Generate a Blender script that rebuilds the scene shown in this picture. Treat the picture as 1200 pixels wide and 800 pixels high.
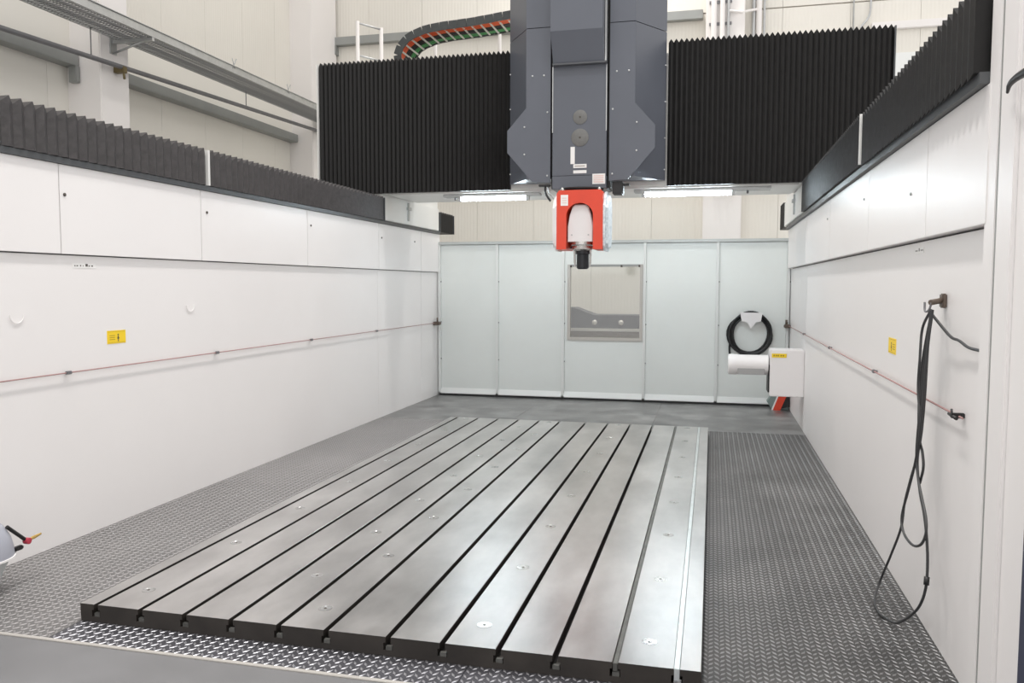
import bpy, bmesh, math, random
from mathutils import Vector, Matrix
random.seed(7)
S = bpy.context.scene
for o in list(bpy.data.objects): bpy.data.objects.remove(o)
COL = S.collection

# ---------------------------------------------------------------- camera
YAW, PITCH, ROLL, FPX = 0.2399, 0.0689, 0.0016, 956.7
fwd = Vector((-math.sin(YAW)*math.cos(PITCH), math.cos(YAW)*math.cos(PITCH), -math.sin(PITCH)))
rt = Vector((math.cos(YAW), math.sin(YAW), 0)); up = rt.cross(fwd)
r2 = math.cos(ROLL)*rt + math.sin(ROLL)*up; u2 = -math.sin(ROLL)*rt + math.cos(ROLL)*up
cd = bpy.data.cameras.new('camera'); cam = bpy.data.objects.new('camera', cd); COL.objects.link(cam)
M3 = Matrix((r2, u2, -fwd)).transposed()
cam.matrix_world = Matrix.Translation((0, 0, 1.65)) @ M3.to_4x4()
cd.sensor_width = 36; cd.lens = FPX/1200*36; cd.clip_start = 0.05; cd.clip_end = 200
S.camera = cam

# ---------------------------------------------------------------- world, lamps, exposure
w = bpy.data.worlds.new('hall_ambient'); S.world = w; w.use_nodes = True
bg = w.node_tree.nodes['Background']; bg.inputs[0].default_value = (1.0, 0.98, 0.965, 1); bg.inputs[1].default_value = 1.02
def hall_lamp(x, y, z, watts, sx=1.6, sy=0.5):
    l = bpy.data.lights.new('hall_high_bay_light', 'AREA'); l.shape = 'RECTANGLE'; l.size = sx; l.size_y = sy
    l.spread = math.radians(95); l.energy = watts; l.color = (1.0, 0.965, 0.93)
    o = bpy.data.objects.new('hall_high_bay_light', l); COL.objects.link(o); o.location = (x, y, z)
for ly in (0.5, 4.5, 8.5, 12.5):
    hall_lamp(-1.5, ly, 10.0, 82, 0.6, 0.6)
S.view_settings.view_transform = 'Standard'; S.view_settings.look = 'None'
S.view_settings.exposure = 0.33; S.view_settings.gamma = 1.0; S.view_settings.use_curve_mapping = False

# ---------------------------------------------------------------- materials
def mat(name, col, rough=0.5, metal=0.0, var=0.0, scale=3.0, rvar=0.0, bump=0.0, bscale=40.0, stretch=(1, 1, 1), emit=None, spec=None, col2=None):
    m = bpy.data.materials.new(name); m.use_nodes = True
    nt = m.node_tree; b = nt.nodes['Principled BSDF']
    c = (*col, 1); b.inputs['Base Color'].default_value = c
    b.inputs['Roughness'].default_value = rough; b.inputs['Metallic'].default_value = metal
    if spec is not None: b.inputs['Specular IOR Level'].default_value = spec
    if emit:
        b.inputs['Emission Color'].default_value = (*emit[0], 1); b.inputs['Emission Strength'].default_value = emit[1]
    g = nt.nodes.new('ShaderNodeNewGeometry')
    mp = nt.nodes.new('ShaderNodeMapping'); nt.links.new(g.outputs['Position'], mp.inputs['Vector']); mp.inputs['Scale'].default_value = stretch
    if var or rvar:
        n = nt.nodes.new('ShaderNodeTexNoise'); n.inputs['Scale'].default_value = scale; n.inputs['Detail'].default_value = 6; n.inputs['Roughness'].default_value = .6
        nt.links.new(mp.outputs[0], n.inputs['Vector'])
        if var:
            r = nt.nodes.new('ShaderNodeValToRGB')
            lo = col2 if col2 else tuple(max(0, x*(1-var)) for x in col); hi = tuple(min(1, x*(1+var*.6)) for x in col)
            r.color_ramp.elements[0].position = .3; r.color_ramp.elements[1].position = .7
            r.color_ramp.elements[0].color = (*lo, 1); r.color_ramp.elements[1].color = (*hi, 1)
            nt.links.new(n.outputs['Fac'], r.inputs['Fac']); nt.links.new(r.outputs['Color'], b.inputs['Base Color'])
        if rvar:
            mr = nt.nodes.new('ShaderNodeMapRange'); mr.inputs['From Min'].default_value = .3; mr.inputs['From Max'].default_value = .7
            mr.inputs['To Min'].default_value = max(.03, rough-rvar); mr.inputs['To Max'].default_value = min(1, rough+rvar)
            nt.links.new(n.outputs['Fac'], mr.inputs['Value']); nt.links.new(mr.outputs[0], b.inputs['Roughness'])
    if bump:
        n2 = nt.nodes.new('ShaderNodeTexNoise'); n2.inputs['Scale'].default_value = bscale; n2.inputs['Detail'].default_value = 3
        nt.links.new(mp.outputs[0], n2.inputs['Vector'])
        bp = nt.nodes.new('ShaderNodeBump'); bp.inputs['Strength'].default_value = bump; bp.inputs['Distance'].default_value = .01
        nt.links.new(n2.outputs['Fac'], bp.inputs['Height']); nt.links.new(bp.outputs[0], b.inputs['Normal'])
    return m
def ribbed(name, col, axis, pitch):      # profiled sheet: fine vertical ribs as relief
    m = mat(name, col, .55, 0, .05, .5)
    nt = m.node_tree; b = nt.nodes['Principled BSDF']
    g = nt.nodes.new('ShaderNodeNewGeometry'); sx = nt.nodes.new('ShaderNodeSeparateXYZ'); nt.links.new(g.outputs['Position'], sx.inputs[0])
    mu = nt.nodes.new('ShaderNodeMath'); mu.operation = 'MULTIPLY'; mu.inputs[1].default_value = 2*math.pi/pitch; nt.links.new(sx.outputs[axis], mu.inputs[0])
    sn = nt.nodes.new('ShaderNodeMath'); sn.operation = 'SINE'; nt.links.new(mu.outputs[0], sn.inputs[0])
    bp = nt.nodes.new('ShaderNodeBump'); bp.inputs['Strength'].default_value = .16; bp.inputs['Distance'].default_value = .005
    nt.links.new(sn.outputs[0], bp.inputs['Height']); nt.links.new(bp.outputs[0], b.inputs['Normal'])
    return m
MT = {}
MT['wall'] = mat('white_enclosure_paint', (.81, .79, .785), .38, 0, .02, .8, .015, .03, 5)
MT['wallback'] = mat('pale_green_grey_paint', (.79, .82, .80), .4, 0, .03, 1.0, .05)
MT['ribback'] = mat('pale_flange_paint', (.82, .835, .82), .4)
MT['railgrey'] = mat('grey_rail_paint', (.50, .52, .51), .4)
MT['seam'] = mat('dark_joint', (.10, .10, .10), .8)
MT['cream'] = ribbed('cream_profiled_sheet', (.80, .77, .705), 0, .055)
MT['creamy'] = ribbed('cream_profiled_sheet_side', (.80, .77, .705), 1, .055)
MT['creamflat'] = mat('cream_flat_sheet', (.79, .765, .705), .5, 0, .03, .6)
MT['colwhite'] = mat('white_column_paint', (.85, .82, .80), .6, 0, .02, 1)
MT['lintel'] = mat('grey_metal_lintel', (.33, .34, .33), .45, .3, .08, 2)
MT['galv'] = mat('galvanised_steel', (.50, .51, .51), .42, .75, .12, 8)
MT['galvdark'] = mat('dull_pipe_steel', (.22, .22, .23), .5, .5, .1, 8)
MT['bellow'] = mat('black_bellows_fabric', (.010, .0095, .0095), .5, 0, .25, 14, .06, .1, 30, spec=.35)
MT['bellowside'] = mat('lightened_black_bellows_fabric', (.050, .046, .047), .5, 0, .35, 20, .1, .3, 40)  # left side bellows: the stronger light there is put into the colour
MT['ledge'] = mat('dark_grey_ledge', (.09, .095, .10), .45, .3)
MT['ram'] = mat('slate_grey_machine_paint', (.108, .118, .143), .38, 0, .05, 2, .05)
MT['ramdark'] = mat('dark_slate_machine_paint', (.085, .09, .10), .4, 0, .04, 2)
MT['disc'] = mat('grey_disc', (.17, .17, .165), .5, .3, .1, 30)
MT['black'] = mat('black_rubber', (.012, .012, .013), .45)
MT['cord'] = mat('dark_grey_cable_jacket', (.035, .036, .038), .5)
MT['red'] = mat('signal_red_paint', (.72, .06, .025), .35, 0, .06, 6)
MT['headwhite'] = mat('white_head_paint', (.80, .78, .78), .35, 0, .03, 5)
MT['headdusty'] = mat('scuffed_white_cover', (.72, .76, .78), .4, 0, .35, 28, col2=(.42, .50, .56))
MT['steel'] = mat('bright_steel', (.62, .61, .59), .25, 1, .15, 12, .08)
MT['toolblack'] = mat('black_tool_holder_steel', (.03, .032, .035), .3, .6)
MT['tabletop'] = mat('ground_steel_table_top', (.60, .587, .578), .33, 1.0, .22, 3.2, .05, .012, 60, stretch=(1, .45, 1))
MT['tableside'] = mat('dark_reflection_table_side', (.035, .030, .026), .5, .2, .4, 4)  # bare metal sides, with the dark floor reflection put into the colour
MT['plug'] = mat('steel_plug', (.60, .60, .59), .22, 1, .2, 40)
MT['slotbar'] = mat('bright_aluminium_bar', (.70, .74, .74), .32, .8, .1, 10)
MT['slotbardull'] = mat('dull_aluminium_bar', (.15, .15, .14), .45, .7, .3, 10)
MT['tread'] = mat('worn_tread_steel', (.075, .073, .072), .5, .5, .45, 1.7, .1, .05, 60)
MT['treadbar'] = mat('worn_tread_bar_steel', (.245, .245, .248), .44, .6, .35, 1.7, .06)
MT['treadpale'] = mat('pale_reflection_tread_steel', (.17, .165, .163), .5, .4, .25, 1.5, .08, .05, 60)  # left plates: the white wall's reflection is put into the paler colour
MT['treadpalebar'] = mat('pale_reflection_tread_bar_steel', (.31, .30, .30), .48, .5, .15, 1.7, .06)  # left bars lightened too, wall reflection painted into the colour
MT['treadnew'] = mat('bright_tread_steel', (.12, .12, .135), .45, .85, .12, 3)
MT['treadnewbar'] = mat('bright_tread_bar_steel', (.47, .47, .50), .40, .9, .1, 5)
MT['flatplate'] = mat('flat_steel_plate', (.28, .28, .28), .42, .7, .5, 3.0, .1)
MT['slab'] = mat('grey_front_slab', (.185, .185, .19), .5, .25, .12, 2.5, .08)
MT['hallfloor'] = mat('grey_hall_floor', (.35, .35, .35), .5, 0, .1, 1)
MT['trim'] = mat('pale_edge_trim', (.50, .48, .45), .4, .4)
MT['yellow'] = mat('yellow_sticker', (.88, .62, .02), .5)
MT['print'] = mat('dark_print', (.08, .07, .06), .7)
MT['printsoft'] = mat('faint_print', (.42, .38, .35), .7)
MT['printyel'] = mat('brown_print', (.35, .24, .02), .7)
MT['label'] = mat('white_sticker', (.85, .84, .83), .5)
MT['labelpink'] = mat('pinkish_sticker_print', (.80, .62, .58), .6)
MT['redwire'] = mat('red_pull_cord', (.37, .22, .21), .5)
MT['orange'] = mat('orange_cable', (.72, .13, .04), .45)
MT['green'] = mat('green_cable', (.06, .30, .09), .45)
MT['chain'] = mat('grey_black_chain_plastic', (.045, .05, .05), .5, 0, .2, 10)
MT['chainbar'] = mat('pale_chain_crossbar', (.55, .57, .52), .4, .3)
MT['tube'] = mat('lit_fluorescent_tube', (.9, .95, 1), .4, emit=((.80, .93, 1.0), 55))
MT['boxwhite'] = mat('white_cabinet_paint', (.84, .82, .82), .4)
MT['frost'] = mat('grey_translucent_window', (.36, .36, .36), .25)
MT['beam'] = mat('white_beam_paint', (.78, .78, .76), .4, 0, .03, 2)
MT['cangrey'] = mat('grey_lilac_plastic', (.34, .35, .40), .4)
MT['canwhite'] = mat('pale_plastic', (.58, .61, .61), .4)
MT['brass'] = mat('brass', (.62, .42, .14), .3, .9)
MT['brassdull'] = mat('tarnished_brass', (.20, .16, .08), .5, .6)
MT['traymesh'] = mat('grey_tray_mesh', (.34, .345, .35), .5, .6)
MT['redvalve'] = mat('red_valve', (.45, .04, .07), .4)
MT['bluedark'] = mat('dark_blue_edge', (.03, .035, .07), .4)
MT['conveyor'] = mat('blue_grey_machine_housing', (.018, .022, .034), .45, .2, .3, 3)
MT['conveyorrail'] = mat('pale_machine_rail', (.55, .52, .48), .4, .3)
MT['brown'] = mat('brown_machine_panel', (.12, .09, .07), .5)
MT['greygreen'] = mat('grey_green_paint', (.20, .26, .25), .5)
gm = bpy.data.materials.new('window_glass'); gm.use_nodes = True; nt = gm.node_tree; nt.nodes.clear()
_o = nt.nodes.new('ShaderNodeOutputMaterial'); _m = nt.nodes.new('ShaderNodeMixShader'); _t = nt.nodes.new('ShaderNodeBsdfTransparent'); _g = nt.nodes.new('ShaderNodeBsdfGlossy')
_t.inputs[0].default_value = (.93, .94, .93, 1); _g.inputs['Roughness'].default_value = .08; _m.inputs[0].default_value = .12
nt.links.new(_t.outputs[0], _m.inputs[1]); nt.links.new(_g.outputs[0], _m.inputs[2]); nt.links.new(_m.outputs[0], _o.inputs[0]); MT['glass'] = gm

# ---------------------------------------------------------------- mesh helpers (all in world metres)
class MB:
    def __init__(s): s.v = []; s.f = []; s.mi = []; s.smooth = []
    def add(s, v, f, mi=0, sm=False):
        n = len(s.v); s.v += [tuple(p) for p in v]
        s.f += [tuple(i+n for i in q) for q in f]; s.mi += [mi]*len(f); s.smooth += [sm]*len(f); return s
    def box(s, x0, x1, y0, y1, z0, z1, mi=0, bev=0.0):
        x0, x1 = sorted((x0, x1)); y0, y1 = sorted((y0, y1)); z0, z1 = sorted((z0, z1))
        if bev <= 0:
            v = [(x, y, z) for z in (z0, z1) for y in (y0, y1) for x in (x0, x1)]
            return s.add(v, [(0, 2, 3, 1), (4, 5, 7, 6), (0, 1, 5, 4), (2, 6, 7, 3), (0, 4, 6, 2), (1, 3, 7, 5)], mi)
        bm = bmesh.new(); bmesh.ops.create_cube(bm, size=1)
        for q in bm.verts: q.co = Vector(((x0+x1)/2+q.co.x*(x1-x0), (y0+y1)/2+q.co.y*(y1-y0), (z0+z1)/2+q.co.z*(z1-z0)))
        bmesh.ops.bevel(bm, geom=bm.edges[:], offset=bev, segments=2, affect='EDGES')
        bm.verts.ensure_lookup_table()
        s.add([q.co[:] for q in bm.verts], [[q.index for q in f.verts] for f in bm.faces], mi); bm.free(); return s
    def prism(s, pts, axis, a, b, mi=0, sm=False):
        n = len(pts)
        def P(p, t): return {'X': (t, p[0], p[1]), 'Y': (p[0], t, p[1]), 'Z': (p[0], p[1], t)}[axis]
        v = [P(p, a) for p in pts] + [P(p, b) for p in pts]
        s.add(v, [(i, (i+1) % n, n+(i+1) % n, n+i) for i in range(n)], mi, sm)
        s.add([P(p, a) for p in pts], [tuple(range(n))], mi); s.add([P(p, b) for p in pts], [tuple(range(n))][::-1], mi)
        return s
    def tube(s, path, r, seg=8, mi=0, cap=True):
        path = [Vector(p) for p in path]; n = len(path); rings = []; prev = None
        for i, p in enumerate(path):
            d = (path[min(i+1, n-1)]-path[max(i-1, 0)]).normalized()
            if prev is None:
                a = Vector((0, 0, 1)) if abs(d.z) < .9 else Vector((1, 0, 0)); nx = d.cross(a).normalized()
            else: nx = (prev-d*prev.dot(d)).normalized()
            prev = nx; ny = d.cross(nx); rr = r[i] if isinstance(r, (list, tuple)) else r
            rings.append([p+(nx*math.cos(2*math.pi*k/seg)+ny*math.sin(2*math.pi*k/seg))*rr for k in range(seg)])
        v = [q[:] for g in rings for q in g]
        f = [(i*seg+k, i*seg+(k+1) % seg, (i+1)*seg+(k+1) % seg, (i+1)*seg+k) for i in range(n-1) for k in range(seg)]
        s.add(v, f, mi, True)
        if cap:
            s.add([q[:] for q in rings[0]], [tuple(range(seg))], mi); s.add([q[:] for q in rings[-1]], [tuple(range(seg))], mi)
        return s
    def lathe(s, prof, c, axis='Z', seg=24, mi=0):   # prof (radius, height) along axis from centre c
        pts = []
        for (r, h) in prof:
            for k in range(seg):
                a = 2*math.pi*k/seg; q = (r*math.cos(a), r*math.sin(a), h)
                if axis == 'X': q = (q[2], q[0], q[1])
                if axis == 'Y': q = (q[0], q[2], q[1])
                pts.append((c[0]+q[0], c[1]+q[1], c[2]+q[2]))
        n = len(prof)
        s.add(pts, [(i*seg+k, i*seg+(k+1) % seg, (i+1)*seg+(k+1) % seg, (i+1)*seg+k) for i in range(n-1) for k in range(seg)], mi, True)
        s.add(pts[:seg], [tuple(range(seg))], mi); s.add(pts[-seg:], [tuple(range(seg))], mi)
        return s
ORG = {}
def tag(o, label=None, cat=None, group=None, kind=None):
    if label: o['label'] = label
    if cat: o['category'] = cat
    if group: o['group'] = group
    if kind: o['kind'] = kind
    return o
def build(name, mb, mats, parent=None, origin=None, recalc=True, label=None, kind=None):
    if not isinstance(mats, (list, tuple)): mats = [mats]
    xs = list(zip(*mb.v)); c = origin or tuple((min(a)+max(a))/2 for a in xs)
    me = bpy.data.meshes.new(name)
    me.from_pydata([(x-c[0], y-c[1], z-c[2]) for x, y, z in mb.v], [], mb.f)
    for m in mats: me.materials.append(MT[m])
    me.polygons.foreach_set('material_index', mb.mi); me.polygons.foreach_set('use_smooth', mb.smooth)
    if recalc:
        bm = bmesh.new(); bm.from_mesh(me); bmesh.ops.remove_doubles(bm, verts=bm.verts, dist=1e-6); bmesh.ops.recalc_face_normals(bm, faces=bm.faces)
        for e in bm.edges:
            if len(e.link_faces) == 2 and e.calc_face_angle(0) > math.radians(38): e.smooth = False
        bm.to_mesh(me); bm.free()
    me.update()
    o = bpy.data.objects.new(name, me); COL.objects.link(o)
    po = Vector((0, 0, 0))
    if parent is not None: o.parent = parent; po = ORG[parent.name]
    o.location = Vector(c)-po; ORG[o.name] = Vector(c)
    if label: o['label'] = label
    if kind: o['kind'] = kind
    return o
def thing(name, loc, label, cat, group=None, kind=None):
    o = bpy.data.objects.new(name, None); COL.objects.link(o); o.location = loc; o.empty_display_size = .1
    ORG[o.name] = Vector(loc); return tag(o, label, cat, group, kind)
def copy_part(src, parent, world):
    o = src.copy(); COL.objects.link(o); o.parent = parent
    o.location = Vector(world)-(ORG[parent.name] if parent else Vector((0, 0, 0))); ORG[o.name] = Vector(world); return o
def arc(cx, cz, r, a0, a1, n): return [(cx+r*math.cos(math.radians(a0+(a1-a0)*i/n)), cz+r*math.sin(math.radians(a0+(a1-a0)*i/n))) for i in range(n+1)]
def smooth_path(pts, n=8):
    P = [Vector(p) for p in pts]; P = [2*P[0]-P[1]]+P+[2*P[-1]-P[-2]]; out = []
    for i in range(1, len(P)-2):
        a, b, c, d = P[i-1], P[i], P[i+1], P[i+2]
        for k in range(n):
            t = k/n; out.append(.5*((2*b)+(c-a)*t+(2*a-5*b+4*c-d)*t*t+(3*b-a-3*c+d)*t**3))
    out.append(P[-2]); return out

XL, XR, YB = -3.99, 1.028, 11.64
TX0, TX1, TY0, TY1, TZ = -2.99, -0.016, 3.30, 9.18, .088

# ================================================================ FLOOR
floor = build('floor', MB().box(-8.5, 6.5, -1.5, 15, -.15, -.012), 'hallfloor', origin=(0, 0, -.012))
tag(floor, 'grey floor with steel tread plates around the slotted table', 'floor', kind='structure')
def lozenges(x0, x1, y0, y1, mats):
    mb = MB(); px, py, L, W, h = .025, .042, .0205, .0066, .002
    nx = round((x1-x0)/px); ny = round((y1-y0)/py); px = (x1-x0)/nx; py = (y1-y0)/ny; v = []; f = []
    for i in range(nx):
        sgn = 1 if i % 2 else -1; a = sgn*math.radians(55); ca, sa = math.cos(a), math.sin(a)
        for j in range(ny):
            cx = x0+(i+.5)*px; cy = y0+(j+.5+(-.1 if i % 2 else .1))*py
            n = len(v)
            for (k, q) in ((0, 1.0), (h, .55)):
                for (lx, ly) in ((-L*q, 0), (0, -W*q), (L*q, 0), (0, W*q)):
                    v.append((cx+lx*ca-ly*sa, cy+lx*sa+ly*ca, k+.0002))
            f += [(n, n+1, n+5, n+4), (n+1, n+2, n+6, n+5), (n+2, n+3, n+7, n+6), (n+3, n, n+4, n+7), (n+4, n+5, n+6, n+7)]
    mb.add(v, f); return mb
def plate(x0, x1, y0, y1, m, barm=None, z=0.0):
    g = .0012
    p = build('floor_plate', MB().box(x0+g, x1-g, y0+g, y1-g, -.012, z), m, floor)
    if barm: build('tread_pattern', lozenges(x0+g, x1-g, y0+g, y1-g, barm), barm, p, recalc=False, kind='stuff')
ys = [3.09, 4.27, 5.25, 6.48, 7.5, 8.45, 9.45]
for a, b in zip(ys[:-1], ys[1:]):
    plate(TX1, XR+.02, a, b, 'tread', 'treadbar'); plate(XL-.02, TX0, a, b, 'treadpale', 'treadpalebar')
for a, b in zip([TX0, -2.0, -1.0], [-2.0, -1.0, TX1]):
    plate(a, b, 3.09, TY0+.01, 'treadnew', 'treadnewbar')
    plate(a, b, TY0+.01, 9.45, 'flatplate')
for a, b in zip([XL-.02, -2.35, -.66], [-2.35, -.66, XR+.02]):
    plate(a, b, 9.45, 10.5, 'flatplate'); plate(a, b, 10.5, YB+.02, 'flatplate')
plate(-5.2, 2.4, 1.2, 3.06, 'slab', z=.004)
trim = build('trim_1', MB().box(-5.2, 2.4, 3.062, 3.086, -.012, .008, bev=.002), 'trim')
tag(trim, 'pale metal edge strip along the front of the tread plates', 'trim', kind='structure')

# ================================================================ ENCLOSURE WALLS
def wall_panels(parent, xface, thick, sgn, ycuts, z0, z1, m, gap=.003):
    for a, b in zip(ycuts[:-1], ycuts[1:]):
        build('panel', MB().box(xface, xface-sgn*thick, a+gap, b-gap, z0, z1, bev=.002), m, parent)
wl = build('wall_left', MB().box(-4.25, XL-.025, 1.0, YB+.05, -.012, 2.40), 'seam', origin=(-4.1, 6, 0))
tag(wl, 'white panelled left wall of the machine enclosure', 'wall', kind='structure')
wall_panels(wl, XL, .024, 1, [1.0, 9.36, 10.9, YB+.04], 0, 1.835, 'wall', .0012)
wall_panels(wl, XL+.022, .046, 1, [1.2, 2.8, 4.327, 5.783, 7.547, 9.361, 10.86, YB+.03], 1.842, 2.40, 'wall', .003)
build('ledge', MB().box(-4.25, XL+.040, 1.0, YB, 2.402, 2.44), 'ledge', wl)
wr = build('wall_right', MB().box(XR+.025, 1.30, 3.50, YB+.05, -.012, 2.40), 'seam', origin=(1.15, 7, 0))
tag(wr, 'white panelled right wall of the machine enclosure', 'wall', kind='structure')
wall_panels(wr, XR, .024, -1, [3.42, 9.68, YB+.04], 0, 1.872, 'wall', .002)
wall_panels(wr, .985, .067, -1, [3.40, 4.29, 5.79, 7.61, 9.43, 10.6, YB+.03], 1.882, 2.40, 'wall', .003)
build('ledge', MB().box(.955, 1.30, 3.43, YB, 2.402, 2.445), 'ledge', wr)
# small bolt heads on the upper panels
for (y, z) in ((4.367, 2.213), (5.86, 2.23), (7.62, 2.25), (9.45, 2.23), (10.6, 2.24)):
    build('bolt', MB().lathe([(.011, 0), (.011, .006), (.006, .009)], (XL+.022, y, z), 'X', 10), 'print', wl)
for (y, z) in ((4.6, 2.12), (5.95, 2.23), (7.75, 2.24)):
    build('bolt', MB().lathe([(.009, 0), (.009, -.006), (.005, -.009)], (.985, y, z), 'X', 10), 'galv', wr)

# back wall with its panels, flanges and window opening
wb = build('wall_back', MB().box(XL, XR, YB+.03, YB+.05, .0, .82).box(XL, XR, YB+.03, YB+.05, 1.97, 2.27).box(XL, -2.05, YB+.03, YB+.05, .8, 2.0).box(-.92, XR, YB+.03, YB+.05, .8, 2.0), 'wallback', origin=(-1.5, YB+.03, 0))
tag(wb, 'pale grey-green panelled back wall of the enclosure', 'wall', kind='structure')
bx = [XL+.03, -3.069, -2.085, -.924, .07, XR-.03]
for i, (a, b) in enumerate(zip(bx[:-1], bx[1:])):
    mb = MB(); a += .02; b -= .02
    if i == 2:
        for q in ((a, -2.02, .09, 2.24), (-.95, b, .09, 2.24), (-2.02, -.95, .09, .86), (-2.02, -.95, 1.94, 2.24)): mb.box(q[0], q[1], YB, YB+.028, q[2], q[3])
    else: mb.box(a, b, YB, YB+.028, .09, 2.24, bev=.002)
    build('panel', mb, 'wallback', wb)
for x in bx:
    build('flange', MB().box(x-.018, x-.001, YB-.035, YB+.028, .05, 2.245).box(x+.001, x+.018, YB-.035, YB+.028, .05, 2.245), 'ribback', wb)
    for z in (.55, 1.1, 1.7):
        build('bolt', MB().lathe([(.008, 0), (.008, .012)], (x+.018, YB-.018, z), 'X', 8), 'galvdark', wb)
build('top_rail', MB().box(XL, XR, YB-.04, YB+.05, 2.245, 2.287, bev=.003), 'railgrey', wb)
for a, b in zip(bx[:-1], bx[1:]):
    build('skirting', MB().prism([(YB+.028, .030), (YB-.045, .030), (YB-.045, .04), (YB-.004, .11), (YB+.028, .11)], 'X', a+.02, b-.02), 'ribback', wb)
build('floor_gap_seal', MB().box(XL+.03, XR-.03, YB-.035, YB+.02, .0, .030), 'black', wb)
win = thing('window_1', (-1.485, YB, .88), 'framed viewing window in the back wall below the spindle head', 'window', kind='structure')
WX0, WX1, WZ0, WZ1 = -2.003, -.969, .881, 1.925
build('window_frame', MB().box(WX0-.02, WX0+.022, YB-.018, YB+.05, WZ0-.02, WZ1+.02), 'trim', win)
build('window_frame', MB().box(WX1-.022, WX1+.02, YB-.018, YB+.05, WZ0-.02, WZ1+.02), 'trim', win)
build('window_frame', MB().box(WX0+.022, WX1-.022, YB-.018, YB+.05, WZ1-.012, WZ1+.02), 'lintel', win)
build('window_frame', MB().box(WX0+.022, WX1-.022, YB-.025, YB+.05, WZ0-.02, WZ0+.02), 'trim', win)
build('glass_pane', MB().box(WX0+.02, WX1-.02, YB+.012, YB+.02, WZ0+.018, WZ1-.01), 'glass', win)
for x in (WX0+.03, -1.25, WX1-.03):
    build('window_clip', MB().box(x-.012, x+.012, YB-.03, YB-.018, WZ1-.02, WZ1+.01), 'print', win)
# machine seen through the window
mc = thing('chip_conveyor', (-1.5, 12.5, 0), 'dark blue-grey machine housing seen through the back wall window', 'machine')
build('housing', MB().box(-2.9, -.3, 12.3, 12.9, 0, 1.20, bev=.02), 'conveyor', mc)
build('rail', MB().box(-2.9, -.3, 12.24, 12.30, .96, 1.0), 'conveyorrail', mc)
build('panel', MB().box(-2.9, -.3, 12.26, 12.30, .84, .955), 'brown', mc)
for x in (-1.72, -1.32): build('knob', MB().lathe([(.03, 0), (.04, -.02), (.02, -.05)], (x, 12.3, 1.09), 'Y', 12), 'conveyorrail', mc)
build('hood', MB().prism([(-2.6, 1.20), (-1.75, 1.20), (-2.05, 1.31), (-2.6, 1.31)], 'Y', 12.35, 12.8), 'conveyor', mc)

# ================================================================ RIGHT POST AND DOOR
tp = thing('trim_2', (1.02, 3.36, 0), 'white upright post closing the near end of the right wall', 'post', kind='structure')
build('post_face', MB().box(.988, 1.30, 3.312, 3.425, -.01, 3.4, bev=.004), 'wall', tp)
build('post_seal', MB().box(.991, 1.30, 3.30, 3.312, -.01, 3.4), 'lintel', tp)
dr = thing('door_1', (1.02, 3.0, 0), 'white sliding door at the right edge with black handle', 'door', kind='structure')
build('door_stile', MB().box(.990, 1.10, 3.14, 3.298, -.01, 3.4, bev=.006), 'wall', dr)
build('door_leaf', MB().box(1.004, 1.08, 2.2, 3.138, -.01, 3.4), 'wall', dr)
hd = build('door_handle', MB().tube(smooth_path([(.972, 3.175, 2.312), (.962, 3.12, 2.328), (.96, 3.03, 2.333), (.965, 2.9, 2.33)], 5), [.005+.0008*i for i in range(16)], 10), 'black', dr)
build('door_edge', MB().box(.96, 1.0, 2.72, 2.815, -.01, 1.05), 'bluedark', dr)

# ================================================================ SIDE BELLOWS
def bellows(mb, along, s0, s1, pitch, d, face, sgn, back, z0, z1, dz=.04, db=0.0):
    n = max(2, int(round((s1-s0)/pitch))*2); st = []
    for i in range(n+1):
        s = s0+(s1-s0)*i/n; o = d if i % 2 else 0; f = face+sgn*o
        t = dz if i % 2 else 0; e = db if i % 2 else 0; q = [(back, z0), (face-sgn*.012, z0), (f, z0-e), (f, z1+t), (back, z1+t)]
        st.append([(a, s, z) if along == 'Y' else (s, a, z) for a, z in q])
    v = [p for g in st for p in g]; f = []
    for i in range(n):
        for k in range(5): f.append((i*5+k, i*5+(k+1) % 5, (i+1)*5+(k+1) % 5, (i+1)*5+k))
    f += [(0, 1, 2, 3, 4), tuple(n*5+k for k in range(5))]
    return mb.add(v, f)
def side_bellows(name, s0, s1, pitch, d, face, sgn, back, z0, z1, label, m):
    t = thing(name, ((face+back)/2, (s0+s1)/2, z0), label, 'bellows', 'way cover bellows on the side walls')
    build('pleated_cover', bellows(MB(), 'Y', s0+.012, s1-.012, pitch, d, face, sgn, back, z0, z1, db=.026 if s0 == 3.44 else 0), m, t)
    for y in ((s0, s1) if s0 != 3.44 else (s1,)): build('end_plate', MB().box(min(face, back), max(face, back)+.024, y-.005, y+.005, z0, z1+.03) if sgn > 0 else MB().box(face-.012, back, y-.005, y+.005, z0, z1+.03), 'beam' if abs(y-5.845) < .1 else 'ledge', t)
side_bellows('pleated_bellows', 2.2, 5.840, .085, .022, XL+.040, 1, -4.2, 2.442, 2.69, 'black pleated bellows on the left wall, section nearest the camera', 'bellowside')
side_bellows('pleated_bellows', 5.852, 9.47, .085, .022, XL+.040, 1, -4.2, 2.442, 2.69, 'black pleated bellows on the left wall, section running to the gantry', 'bellowside')
side_bellows('pleated_bellows', 3.44, 5.838, .08, .008, .938, -1, 1.25, 2.447, 2.735, 'black pleated bellows on the right wall, section beside the white post', 'bellow')
side_bellows('pleated_bellows', 5.85, 9.415, .06, .008, .935, -1, 1.25, 2.447, 2.745, 'black finely pleated bellows on the right wall, section ending at the gantry', 'bellow')
side_bellows('pleated_bellows', 11.68, 12.34, .11, .02, -3.98, 1, -4.2, 2.442, 2.70, 'short black bellows stub behind the gantry on the left', 'bellow')
side_bellows('pleated_bellows', 11.86, 12.45, .11, .02, .95, -1, 1.25, 2.447, 2.75, 'short black bellows stub behind the gantry on the right', 'bellow')

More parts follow.
